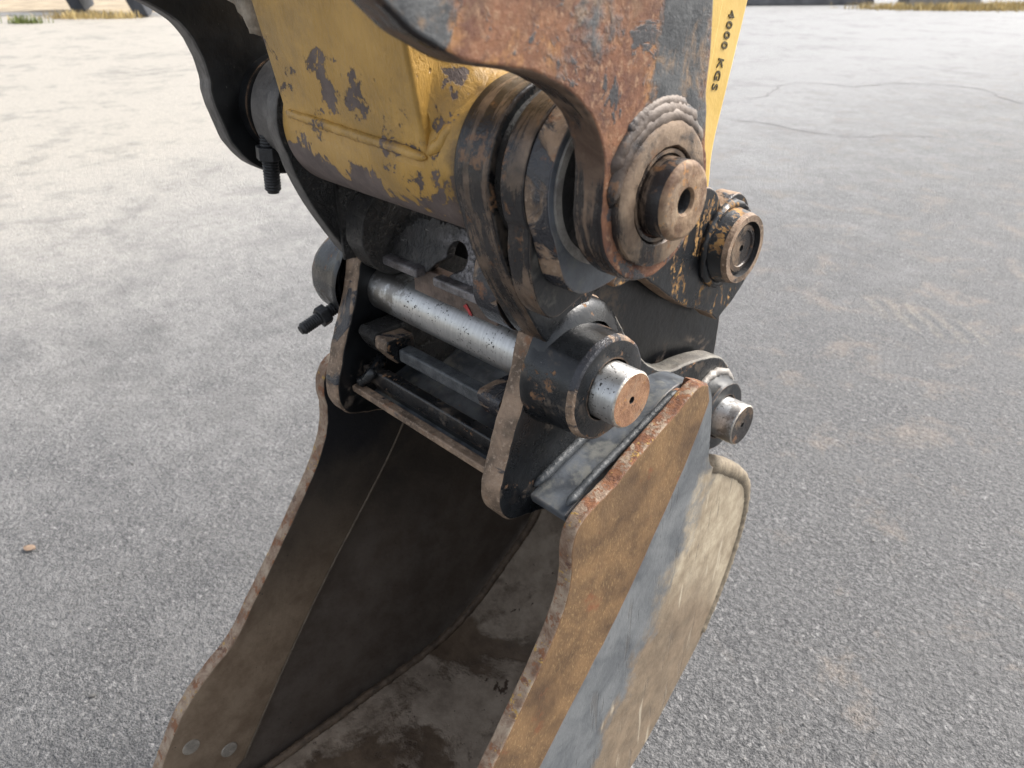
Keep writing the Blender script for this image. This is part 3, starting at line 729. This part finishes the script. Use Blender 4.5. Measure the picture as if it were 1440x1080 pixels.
# ears with bosses
ear = [(.012, .070), (-.016, .063), (-.034, .040), (-.042, .010), (-.053, -.020), (-.066, -.050), (-.076, -.080), (-.0835, -.110), (-.080, -.135), (-.062, -.151), (-.022, -.163),
       (.05, -.20), (.15, -.235), (.25, -.255), (.318, -.238), (.350, -.195), (.346, -.150), (.325, -.117), (.292, -.097), (.237, -.085), (.193, -.079), (.150, -.055), (.112, -.015), (.078, .032), (.046, .060)]
for s in (1, -1):
    u0, u1 = (0.125, 0.152) if s > 0 else (-0.152, -0.125)
    e = plate('hanger_ear', ear, u0, u1, [BLACK if s > 0 else BLACKC, EDGEH, BLACKC if s > 0 else BLACK], bucket, bevel=0.004, n=6, jit=0.0012, seg=3)
    k = s
    bo = lathe('pin_boss', [(k * .150, .0545), (k * .154, .0555), (k * .160, .0545), (k * .167, .053), (k * .175, .052), (k * .203, .051), (k * .2085, .0495), (k * .210, .047), (k * .210, .030), (k * .20, .029), (k * .20, .0)],
               *BA, [BLACK, EDGED], e, 96, idx=[0, 0, 0, 0, 0, 1, 1, 0, 0, 0], ripple=0.0008)
    lathe('boss_root', [(k * .150, .0595), (k * .160, .0590), (k * .1655, .0565), (k * .170, .050), (k * .174, .040)], .0115, .0105, [BLACK], e, 80, ripple=0.0008)
    bb = lathe('pin_boss', [(k * .150, .056), (k * .156, .053), (k * .162, .049), (k * .173, .048), (k * .176, .045), (k * .176, .030), (k * .17, .029), (k * .17, .0)], *BB, [BLACKD], e, 80, ripple=0.0008)
    # weld around the boss roots
    tube('weld_bead', [(k * .1545, v, w_) for v, w_ in arc(*BA, .0545, -60, 120, 40)], 0.0085, BLACK, e, ripple=0.2, seed=s)
    tube('weld_bead', [(k * .1545, v, w_) for v, w_ in arc(*BB, .0545, -60, 200, 44)], 0.005, WELDG, e, ripple=0.6, seed=s + 2)
    tube('weld_bead', [(k * .154, -.036, -.121), (k * .154, .0, -.109), (k * .154, .05, -.094), (k * .154, .12, -.068)], 0.005, WELDB, e, ripple=0.22, seed=s + 7)
    tube('weld_bead', [(k * .197, -.036, -.121), (k * .196, .0, -.109), (k * .196, .05, -.094), (k * .195, .14, -.066)], 0.0045, WELDB, bucket, ripple=0.22, seed=s + 9)
    if s < 0:   # pinch bolt through the far boss
        def bolt(parent, base, dirv, L, r, nut, mat):
            dv = Vector(dirv).normalized(); a = dv.orthogonal().normalized(); b = dv.cross(a)
            bm = bmesh.new(); c0 = Vector((base[0], base[1], base[2] + OZ)); rows = []
            K = 40
            for i in range(K + 1):
                rr = r * (1.0 + (0.07 if i % 2 else -0.05)) if i < K - 1 else r * 0.75
                rows.append([bm.verts.new(c0 + dv * L * i / K + (a * math.cos(t * math.pi / 8) + b * math.sin(t * math.pi / 8)) * rr) for t in range(16)])
            for i in range(K):
                for t in range(16): bm.faces.new((rows[i][t], rows[i][(t + 1) % 16], rows[i + 1][(t + 1) % 16], rows[i + 1][t]))
            bm.faces.new(rows[-1]); bm.faces.new(rows[0][::-1])
            bmesh.ops.recalc_face_normals(bm, faces=bm.faces)
            me = bpy.data.meshes.new('bolt'); bm.to_mesh(me); bm.free()
            o = finish(link('bolt', me, mat, parent), 0)
            bm = bmesh.new()
            A = [bm.verts.new(c0 + dv * nut[0] + (a * math.cos(t * math.pi / 3) + b * math.sin(t * math.pi / 3)) * nut[2]) for t in range(6)]
            B = [bm.verts.new(c0 + dv * nut[1] + (a * math.cos(t * math.pi / 3) + b * math.sin(t * math.pi / 3)) * nut[2]) for t in range(6)]
            bm.faces.new(A[::-1]); bm.faces.new(B)
            for t in range(6): bm.faces.new((A[t], A[(t + 1) % 6], B[(t + 1) % 6], B[t]))
            bmesh.ops.recalc_face_normals(bm, faces=bm.faces)
            me = bpy.data.meshes.new('nut'); bm.to_mesh(me); bm.free()
            finish(link('nut', me, mat, parent), 0.001)
        bolt(e, (-.190, -.025, -.034), (0.0, -1.0, -.28), .062, .0075, (.022, .034, .0135), RUBBER)

def pin(name, label, c, u0, u1, r, end_mats, hole, group=None, dish=0.001):
    o = lathe(name, [(u0, 0), (u0, r - .002), (u0 + .002, r), (u1 - .0025, r), (u1 - .0012, r - .0006), (u1, r - .002), (u1 - .0004, r * .6), (u1 - .0004, hole), (u1 - .014, hole * .9), (u1 - .014, 0)],
              *c, end_mats, None, 96, idx=[0, 0, 0, 0, 2, 1, 1, 3, 3], angle=30)
    tag(o, label, 'pin', group)
    return o
PEDGE = m_plain('bright_worn_rim', (0.50, 0.45, 0.38), 0.4, 0.3, 80, 0.5)
pin('bucket_pin', 'bright steel bucket pin with brown rusted end in the near front boss', BA, -.205, .2365, .0275, [PIN, PINR, PEDGE, RUBBER], .0035)
pin('bucket_pin', 'short silver bucket pin end in the rear boss beside the bucket back', BB, -.180, .205, .0275, [PIN, RING, PEDGE, RUBBER], .0035)

# ------------------------------------------------------------------ quick coupler
ST = (-.035, .196)             # stick pin axis
LK = (.276, .054)              # link pin axis
coupler = thing('quick_coupler', 'black greasy quick coupler gripping the silver bucket pin', 'coupler', (.1, 0, OZ - .1))
body = [(-.052, .080), (-.040, .048), (-.020, .033), (.0, .0302), (.016, .026), (.0285, .010), (.0285, -.010), (.016, -.0265), (.0, -.0305), (-.030, -.0305, 1), (-.046, -.031, 1), (-.050, -.040), (-.040, -.060, 1),
        (-.008, -.085), (.05, -.105), (.13, -.135), (.20, -.185), (.27, -.215), (.325, -.195), (.350, -.14), (.353, -.09), (.346, -.045), (.31, .0), (.2, .07), (.1, .125), (.02, .14), (-.035, .12)]
for s in (1, -1):
    u0, u1 = (.086, .118) if s > 0 else (-.118, -.086)
    plate('side_plate', body, u0, u1, [BLACKC if s > 0 else GREASE, EDGED if s > 0 else GREASE, BLACKC], coupler, bevel=0.003, n=5, jit=0.0012)
plate('hook_tip', [(-.050, -.032, 1), (-.012, -.034, 1), (-.004, -.075, 1), (-.036, -.066, 1), (-.052, -.046, 1)], -.086, -.062, [BLACK, EDGE], coupler, sm=False, jit=0, bevel=0.004)
box('hook_bar', (-.062, .086), (-.036, -.018), (-.062, -.046), [WELDB], coupler, 0.003)
# upper ears round the stick boss
cear = arc(*ST, .069, 60, 205, 20) + [(-.092, .146), (-.078, .112), (-.058, .076), (-.040, .048), (-.024, .036), (-.008, .034), (.008, .048), (.03, .075), (.06, .11), (.05, .16), (.03, .21), (.012, .243)]
for s in (1, -1):
    u0, u1 = (.126, .165) if s > 0 else (-.156, -.134)
    e = plate('upper_ear', cear, u0, u1, [BLACK if s > 0 else GREASE, BOSS if s > 0 else GREYEDGE, BLACK], coupler, bevel=0.003, n=3, jit=0.0002)
    k = s
    if s > 0:
        lathe('groove_ring', [(.164, .0615), (.176, .0615)], *ST, GREASE, e, 72)
        doa = arc(*ST, .0665, 70, 208, 20) + [(-.094, .146), (-.088, .118), (-.078, .098), (-.064, .088), (-.045, .092), (-.012, .105), (.02, .135), (.035, .18), (.022, .222)]
        plate('doubler_plate', doa, .175, .1985, [BLACKD, BOSS, BLACK], e, bevel=0.003, n=3, jit=0.0002)
        doub = arc(*ST, .0655, 70, 208, 20) + [(-.086, .146), (-.078, .128), (-.063, .116), (-.042, .113), (-.012, .118), (.02, .14), (.035, .18), (.022, .222)]
        plate('doubler_plate', doub, .1985, .222, [TOPP, EDGED, BLACK], e, bevel=0.0022, n=3, jit=0.0002)
        lathe('seal_ring', [(.222, .060), (.2245, .0605), (.2245, .054), (.223, .053), (.223, .030)], *ST, [WELDG, RUBBER], e, 72, idx=[0, 0, 0, 1])
    else:
        lathe('boss', [(-.155, .060), (-.160, .0595), (-.205, .0585), (-.210, .056), (-.210, .03)], *ST, [GREYEDGE], e, 72)
        bolt(e, (-.198, -.083, .176), (-.04, -.04, -1), .062, .0085, (.012, .026, .0145), RUBBER)
# front lip plate with an open keyhole slot; it leans back a little
def lean(co):
    return Vector((co.x, co.y + 0.36 * (co.z - OZ - .045), co.z))
lipo = [(-.116, .050), (-.120, .058), (-.062, .098), (-.050, .106), (.044, .104), (.054, .094), (.040, .078), (.066, .050)]
slot = [(.008, .050), (.010, .058)] + [(.014 + .0155 * math.cos(math.radians(a)), .076 + .0145 * math.sin(math.radians(a))) for a in range(-40, 205, 15)] + [(-.014, .062), (-.026, .050)]
def flat_plate(name, outline, v0, v1, mats, parent, bevel, shear):
    bm = bmesh.new(); N = len(outline)
    A = [bm.verts.new(shear(Vector((u, v0, w_ + OZ)))) for u, w_ in outline]
    B = [bm.verts.new(shear(Vector((u, v1, w_ + OZ)))) for u, w_ in outline]
    fa = bm.faces.new(A); fb = bm.faces.new(B[::-1])
    for i in range(N):
        f = bm.faces.new((A[i], B[i], B[(i + 1) % N], A[(i + 1) % N])); f.material_index = 1
    bmesh.ops.recalc_face_normals(bm, faces=bm.faces)
    me = bpy.data.meshes.new(name); bm.to_mesh(me); bm.free()
    return finish(link(name, me, mats, parent), bevel, 2)
lip = flat_plate('lip_plate', lipo + slot, -.020, -.006, [LIP, LIP], coupler, 0.0025, lean)
box('lip_bar', (-.117, -.028), (-.029, -.0145), (.046, .0565), [LIPBAR], coupler, 0.003)
box('lip_bar', (-.002, .070), (-.029, -.0145), (.046, .0565), [LIPBAR], coupler, 0.003)
box('locking_plate', (-.052, .080), (-.0145, .002), (.012, .052), [m_plain('red_brown_plate', (0.105, 0.072, 0.055), 0.42, 0.45, 45)], coupler, 0.002)
box('latch', (-.004, .024), (.030, .046), (.066, .078), [GREYEDGE], coupler, 0.002)
box('cross_member', (-.086, .126), (.046, .090), (.045, .126), [GREASE], coupler, 0.004)
flat_plate('red_mark', [(.0, .071), (.012, .076), (.022, .070), (.016, .066), (.006, .068)], .027, .0285, [REDM, REDM], coupler, 0, lambda c: c)
flat_plate('red_mark', [(.030, .030), (.035, .034), (.043, .025), (.046, .018), (.041, .019), (.037, .026)], -.0157, -.0150, [REDM, REDM], coupler, 0, lambda c: c)
tube('weld_bead', [(-.120, -.013, .050), (-.100, -.009, .068), (-.062, .004, .098), (-.03, .008, .108)], 0.007, GREASE, coupler, ripple=0.6)
tube('weld_bead', [(-.05, .007, .107), (.0, .007, .108), (.05, .006, .105), (.08, .005, .104)], 0.0075, GREASE, coupler, ripple=0.8, seed=3)
tube('weld_bead', [(.052, -.012, .072), (.075, -.020, .078), (.100, -.03, .080)], 0.007, GREASE, coupler, ripple=0.7, seed=5)
box('inner_web', (-.134, -.128), (-.05, .06), (.045, .13), [GREASE], coupler, 0.002)
# link ears at the rear
lear = [(.075, .062), (.118, .058), (.145, .041), (.206, -.001), (.262, -.028), (.288, -.047, 1), (.322, -.028), (.352, .0), (.345, .03), (.325, .085), (.300, .108), (.278, .106), (.262, .100), (.248, .118), (.225, .128), (.19, .118), (.13, .12)]
for s in (1, -1):
    u0, u1 = (.124, .150) if s > 0 else (-.150, -.124)
    e = plate('link_ear', lear, u0, u1, [BLACKR, EDGE, BLACK], coupler, bevel=0.0035, n=5, jit=0.001)
    k = s
    lathe('boss', [(k * .149, .047), (k * .156, .043), (k * .172, .0405), (k * .178, .0385), (k * .178, .0315), (k * .170, .031), (k * .170, .0)], *LK, [BLACKR, EDGE, RUBBER], e, 72, idx=[0, 0, 1, 1, 2, 2])
    tube('weld_bead', [(k * .1525, v, w_) for v, w_ in arc(*LK, .046, 20, 330, 50)], 0.005, BLACKR, e, ripple=0.5, seed=s)
o = lathe('link_pin', [(-.176, 0), (-.176, .026), (.172, .0275), (.174, .0265), (.1745, .021), (.173, .020), (.173, .004), (.165, .0035), (.165, 0)], *LK, [BLACK, RING, RUBBER], None, 64, idx=[0, 0, 1, 1, 1, 1, 2, 2])
tag(o, 'worn pin end with a small centre hole in the black rear coupler boss', 'pin')

# ------------------------------------------------------------------ stick
stick = thing('excavator_stick', 'chipped yellow excavator stick end above the coupler', 'arm', (0, 0, OZ + .131))
lathe('end_tube', [(-.131, .050), (-.131, .0640), (-.1295, .065), (.1285, .065), (.130, .0640), (.130, .050)], *ST, YEL, stick, 128)
def leanf(w_): return -.100 - .18 * max(0, w_ - .205)
def stickbox():
    pr = []
    bm = bmesh.new(); rows = []
    for w_ in (.190, .205, .24, .27, .31, .40, .7, 1.1):
        f = max(0.0, min(1.0, (w_ - .2) / .5))
        vf = leanf(w_); vb = .02 + .10 * f
        ul, ur = -.122, .091
        rows.append([bm.verts.new(q) for q in ((ul, vf, w_ + OZ), (ur, vf, w_ + OZ), (ur - .004, vb, w_ + OZ), (ul, vb, w_ + OZ))])
    for i in range(len(rows) - 1):
        for k in range(4): bm.faces.new((rows[i][k], rows[i][(k + 1) % 4], rows[i + 1][(k + 1) % 4], rows[i + 1][k]))
    bm.faces.new(rows[-1]); bm.faces.new(rows[0][::-1])
    bmesh.ops.recalc_face_normals(bm, faces=bm.faces)
    me = bpy.data.meshes.new('box_section'); bm.to_mesh(me); bm.free()
    return finish(link('box_section', me, YEL, stick), 0.004, 3)
stickbox()
# flare between the right side wall and the tube end
def flare():
    bm = bmesh.new(); grid = []
    for i in range(15):
        v = -.098 + .11 * i / 14
        wt = ST[1] + math.sqrt(max(0.0, .0645 ** 2 - (v - ST[1 - 1]) ** 2))
        row = []
        for j in range(11):
            t = j / 10
            u = .090 + .039 * (1 - math.cos(t * math.pi / 2))
            w_ = wt + .075 * (1 - math.sin(t * math.pi / 2)) * (0.45 + 0.55 * min(1, i / 5))
            row.append(bm.verts.new((u, v + .004 * math.sin(t * math.pi) - leanf(w_) * 0 , w_ + OZ)))
        grid.append(row)
    for i in range(14):
        for j in range(10): bm.faces.new((grid[i][j], grid[i][j + 1], grid[i + 1][j + 1], grid[i + 1][j]))
    # close the front of the flare
    c = [bm.verts.new((.089, grid[0][j].co.y, grid[0][j].co.z)) for j in range(11)]
    for j in range(10): bm.faces.new((c[j], c[j + 1], grid[0][j + 1], grid[0][j]))
    bmesh.ops.recalc_face_normals(bm, faces=bm.faces)
    me = bpy.data.meshes.new('flare'); bm.to_mesh(me); bm.free()
    return finish(link('flare', me, YEL, stick), 0, angle=50)
flare()
tube('weld_bead', [(-.118, -.1005, .211), (-.06, -.1015, .209), (0, -.1015, .2065), (.06, -.1015, .205), (.092, -.101, .203)], 0.0045, YEL, stick, ripple=0.35)
tube('weld_bead', [(.094, -.100, .206), (.104, -.094, .216), (.112, -.085, .232)], 0.006, YEL, stick, ripple=0.4)
MUD = m_plain('dried_pale_mud', (0.34, 0.29, 0.23), 0.9, 0.35, 50)
def lump(name, c, r, parent, mat):
    bm = bmesh.new(); bmesh.ops.create_icosphere(bm, subdivisions=4, radius=1.0)
    for q in bm.verts:
        k = 1 + 0.35 * mnoise.noise(q.co * 1.7) + 0.15 * mnoise.noise(q.co * 5)
        q.co = Vector((c[0] + q.co.x * r[0] * k, c[1] + q.co.y * r[1] * k, c[2] + OZ + q.co.z * r[2] * k))
    me = bpy.data.meshes.new(name); bm.to_mesh(me); bm.free()
    return finish(link(name, me, mat, parent), 0, angle=80)
lump('mud_cake', (-.150, -.09, .315), (.028, .03, .035), stick, MUD)

o = lathe('stick_pin', [(-.272, 0), (-.272, .0275), (.270, .0275), (.286, .0275), (.2885, .0262), (.290, .0235), (.2893, .0100), (.287, .0085), (.276, .0080), (.278, 0)], *ST, [BOSS, PINO, PINO, RUBBER], None, 96,
          idx=[0, 0, 0, 1, 1, 1, 2, 3, 3], angle=35)
tag(o, 'thick rusted pivot pin with a deep centre hole through the thumb eye', 'pin')

# ------------------------------------------------------------------ thumb
thumb = thing('excavator_thumb', 'folded thumb arm with one rusted near plate and one black far plate', 'thumb', (0, ST[0], OZ + ST[1]))
tin = [(-.0965, .205), (-.097, .227), (-.103, .243), (-.111, .256), (-.124, .268), (-.141, .278), (-.163, .2865), (-.188, .2915), (-.211, .296), (-.232, .306), (-.245, .314), (-.259, .326), (-.275, .345), (-.30, .40), (-.32, .48), (-.33, .62, 1)]
eye = arc(*ST, .0625, 178, 385, 26)
tprof = [(v, w_) for v, w_ in eye] + [(.018, .245), (.014, .262), (.013, .29), (.006, .33), (-.01, .38), (-.05, .46), (-.12, .55), (-.20, .62, 1)] + tin[::-1][:-1]
tin2 = [(-.1175, .212), (-.1165, .231), (-.121, .256), (-.131, .277), (-.147, .292), (-.169, .305), (-.205, .325), (-.25, .37), (-.29, .45), (-.33, .62, 1)]
tprof2 = arc(*ST, .077, 200, 330, 18) + [(.03, .20), (.028, .24), (.02, .29), (.006, .33), (-.01, .38), (-.05, .46), (-.12, .55), (-.20, .62, 1)] + tin2[::-1]
for s in (1, -1):
    u0, u1 = (.240, .2655) if s > 0 else (-.2655, -.240)
    pl = plate('side_plate', tprof if s > 0 else tprof2, u0, u1, [THUMB, TEDGE, BLACK] if s > 0 else [BLACKC, GREYEDGE, BLACKC], thumb, bevel=0.0035, n=4, jit=0.0006, seg=3)
    pl['label'] = 'rusty near plate' if s > 0 else 'black far plate'
    k = s
    if s > 0:
        lathe('eye_ring', [(.264, .0515), (.2705, .050), (.2725, .047), (.2720, .0345), (.270, .0330), (.262, .0325), (.262, .0275)], *ST, [RING, BOSS, RUBBER], pl, 96, idx=[0, 0, 0, 1, 1, 2], ripple=0.001)
        lathe('bush', [(.262, .0325), (.2705, .0322), (.2705, .0295), (.262, .0290)], *ST, [RING], pl, 72)
        for q, (rad, a0, a1, rr, du) in enumerate(((.0525, 30, 178, .0062, .2648), (.0570, 48, 158, .0066, .2632), (.0610, 66, 132, .0055, .2625))):
            tube('weld_bead', [(du, v, w_) for v, w_ in arc(*ST, rad, a0, a1, 36)], rr, WELDE, pl, ripple=0.2, n=16, seed=2 + q, freq=170)
    else:
        lathe('eye_ring', [(-.241, .054), (-.228, .052), (-.226, .045), (-.226, .03)], *ST, [BLACKC], pl, 72)
# cross tube joining the two thumb plates, above the picture
o = lathe('cross_tube', [(-.239, .03), (-.239, .035), (.239, .035), (.239, .03)], -.245, .53, BLACK, thumb, 48)

# ------------------------------------------------------------------ bucket link with its stamped rating
lk = thing('bucket_link', 'yellow link bar stamped 4000 KGS behind the rusty thumb plate', 'link', (0, LK[0], OZ + LK[1]))
lprof = [(.276, .008), (.300, .014), (.318, .04), (.316, .10), (.314, .15), (.329, .222), (.346, .30), (.372, .42), (.40, .55, 1), (.25, .57, 1), (.24, .42), (.235, .30), (.235, .18), (.232, .08), (.25, .02)]
plate('link_body', lprof, -.10, .10, [YELC, YELC, YELC], lk, bevel=0.006, n=5, jit=0.0006, seg=3)
plate('edge_rib', [(.235, .15, 1), (.268, .15, 1), (.286, .30, 1), (.315, .5, 1), (.25, .5, 1), (.235, .30, 1)], .100, .1045, [YELC, YELC], lk, sm=False, jit=0, bevel=0.003)
cv = bpy.data.curves.new('lettering', 'FONT')
cv.body = '4000 KGS'; cv.size = 0.0155; cv.extrude = 0.0004; cv.space_character = 1.28; cv.offset = 0.0003
to = bpy.data.objects.new('tmp_text', cv); sc.collection.objects.link(to)
dg = bpy.context.evaluated_depsgraph_get()
me = bpy.data.meshes.new_from_object(to.evaluated_get(dg))
bpy.data.objects.remove(to)
from mathutils import Matrix
dn = Vector((0, -.030, -.140)).normalized()           # reading direction runs down the bar
nx = Vector((1, 0, 0)); upv = nx.cross(dn)
# text x -> dn, text y -> up (towards +v), text z -> +u
mt = Matrix((( dn.x, upv.x, nx.x, .1006), (dn.y, upv.y, nx.y, .3075), (dn.z, upv.z, nx.z, .290 + OZ), (0, 0, 0, 1)))
me.transform(mt)
me.name = 'lettering'
link('lettering', me, DARKHOLE, lk)

# ------------------------------------------------------------------ background
CONC = m_plain('grey_concrete', (0.22, 0.215, 0.205), 0.85, 0.3, 3)
TAN = m_plain('tan_dirt', (0.34, 0.275, 0.19), 0.95, 0.3, 1.2)
FARBLACK = m_plain('far_black_steel', (0.030, 0.032, 0.038), 0.5, 0.4, 4)
def wbox(name, c, size, rz, mat, parent, bevel=0.03, taper=0.0):
    bm = bmesh.new(); bmesh.ops.create_cube(bm, size=1.0)
    ca, sa = math.cos(rz), math.sin(rz)
    for q in bm.verts:
        k = 1 - taper if q.co.z > 0 else 1
        x, y, z = q.co.x * size[0], q.co.y * size[1] * k, (q.co.z + .5) * size[2]
        q.co = Vector((c[0] + x * ca - y * sa, c[1] + x * sa + y * ca, c[2] + z))
    me = bpy.data.meshes.new(name); bm.to_mesh(me); bm.free()
    return finish(link(name, me, mat, parent), bevel)
def at(dist, lat): return (0.5626 - .711 * dist + .703 * lat, -.4716 + .703 * dist + .711 * lat)
RZ = math.atan2(.711, .703)     # along the camera's right
# concrete barrier blocks, far right
for i, (dd, la, L, lab) in enumerate(((23.0, 7.6, 4.6, 'dark grey concrete barrier block right of the yellow link, left of the pale block'),
                                      (22.0, 11.2, 1.9, 'pale grey concrete block standing in straw coloured grass at the yard edge'))):
    x, y = at(dd, la)
    bl = thing('concrete_block', lab, 'barrier', (x, y, 0), 'concrete blocks along the yard edge')
    wbox('block', (x, y, 0), (L, 0.7, 0.8), RZ + (.12 if i == 0 else .02), CONC if i else m_plain('dark_concrete', (0.10, 0.10, 0.105), 0.85, 0.3, 3), bl, 0.04, 0.25)
# far-left machine bucket: two black side plates and a bowl
x, y = at(19.2, -9.4)
lb = thing('loader_bucket', 'black loader bucket resting on the far side of the yard', 'bucket', (x, y, 0))
for d0, la in ((20.0, -10.5), (18.5, -8.35)):
    bm = bmesh.new(); A = []; B = []
    for t, pts in ((-.16, A), (.16, B)):
        for dv, lt, zz in ((-.05, .12, 0.02), (.1, -.25, .75), (.3, -.35, 1.5), (1.2, -.35, 1.5), (1.2, -.25, .1)):
            q = at(d0 + dv, la + t + lt); pts.append(bm.verts.new((q[0], q[1], zz)))
    bm.faces.new(A); bm.faces.new(B[::-1])
    for i in range(5): bm.faces.new((A[i], B[i], B[(i + 1) % 5], A[(i + 1) % 5]))
    bmesh.ops.recalc_face_normals(bm, faces=bm.faces)
    me = bpy.data.meshes.new('side_plate'); bm.to_mesh(me); bm.free()
    finish(link('side_plate', me, FARBLACK, lb), 0.02)
c = at(20.2, -9.6)
RB = math.atan2(at(18.5, -8.35)[1] - at(20.0, -10.5)[1], at(18.5, -8.35)[0] - at(20.0, -10.5)[0])
wbox('bowl', (c[0], c[1], 0.45), (2.3, .5, 1.1), RB, FARBLACK, lb, 0.1)
c = at(19.2, -9.5)
wbox('cutting_edge', (c[0], c[1], 0.40), (2.2, .3, .06), RB, FARBLACK, lb, 0.01)
# concrete apron and bare dirt beyond
def quadg(name, pts, z, mat, label):
    o = gpoly(name, pts, z, mat); o['kind'] = 'structure'; o['label'] = label; return o
quadg('dirt_verge', [at(19.6, -40), at(19.9, -9.3), at(21.5, -6), at(60, -6), at(60, -60)], 0.004, TAN, 'bare tan dirt beyond the yard')
quadg('concrete_apron', [at(18.7, -24), at(18.9, -8.0), at(19.9, -7.9), at(20.3, -26)], 0.010, CONC, 'pale concrete strip at the yard edge')
STRAW = m_plain('dry_straw_grass', (0.48, 0.37, 0.17), 0.9, 0.35, 3)
GREEN = m_plain('green_weed', (0.13, 0.16, 0.045), 0.8, 0.35, 3)
def grass(name, spots, mat, sd, h=(.05, .2)):
    rnd = random.Random(sd); vs = []; fs = []
    for (cx, cy, rx, ry, n) in spots:
        for _ in range(n):
            l = cx + rnd.gauss(0, rx); f = cy + rnd.gauss(0, ry); p = at(f, l)
            an = rnd.uniform(0, 6.28); hh = rnd.uniform(*h); wd = rnd.uniform(.006, .014); le = rnd.uniform(.1, .7) * hh
            dx, dy = math.cos(an), math.sin(an); o = len(vs)
            vs += [(p[0] - dy * wd, p[1] + dx * wd, 0), (p[0] + dy * wd, p[1] - dx * wd, 0),
                   (p[0] + dx * le * .4 + dy * wd * .7, p[1] + dy * le * .4 - dx * wd * .7, hh * .6), (p[0] + dx * le * .4 - dy * wd * .7, p[1] + dy * le * .4 + dx * wd * .7, hh * .6),
                   (p[0] + dx * le, p[1] + dy * le, hh)]
            fs += [(o, o + 1, o + 2, o + 3), (o + 3, o + 2, o + 4)]
    me = bpy.data.meshes.new(name); me.from_pydata(vs, [], fs)
    return link(name, me, mat, None)
o = grass('dry_grass', [(-9.5, 18.2, .35, .15, 420), (-8.6, 18.2, .25, .1, 200), (-12, 17.6, .8, .15, 120), (9.6, 21.3, .5, .2, 500), (11.2, 20.9, .8, .25, 1500), (13.4, 21.4, .9, .5, 2600)], STRAW, 5)
o['kind'] = 'stuff'; o['label'] = 'dry straw coloured grass along the far yard edge'; o['category'] = 'grass'
o = grass('green_weed', [(-10.0, 16.9, .13, .07, 130), (-9.8, 16.9, .2, .08, 60)], GREEN, 6, (.04, .2))
o['kind'] = 'stuff'; tag(o, 'small green weed tuft growing at the far left yard edge', 'weed')
# a dead leaf on the asphalt
def leaf(name, p, L, rz, mat, label):
    vs = []; fs = []
    for i in range(7):
        t = i / 6; wdt = L * .33 * math.sin(math.pi * min(1, t * .95 + .03)) ** .8
        for k in (-1, 0, 1):
            x, y = (t - .5) * L, k * wdt
            z = .004 + L * (.10 * abs(k) + .18 * (t - .5) ** 2)
            vs.append((p[0] + x * math.cos(rz) - y * math.sin(rz), p[1] + x * math.sin(rz) + y * math.cos(rz), z))
    for i in range(6):
        for k in (0, 1): fs.append((3 * i + k, 3 * i + k + 1, 3 * i + k + 4, 3 * i + k + 3))
    me = bpy.data.meshes.new(name); me.from_pydata(vs, [], fs)
    o = link(name, me, mat, None); sm = o.modifiers.new('thick', 'SOLIDIFY'); sm.thickness = .0006
    for q in me.polygons: q.use_smooth = True
    tag(o, label, 'leaf'); return o
leaf('dry_leaf', (-1.28, -.34), .034, .6, m_plain('dead_leaf', (0.24, 0.17, 0.12), 0.8, 0.25, 80), 'small dead tan leaf on the asphalt left of the bucket')
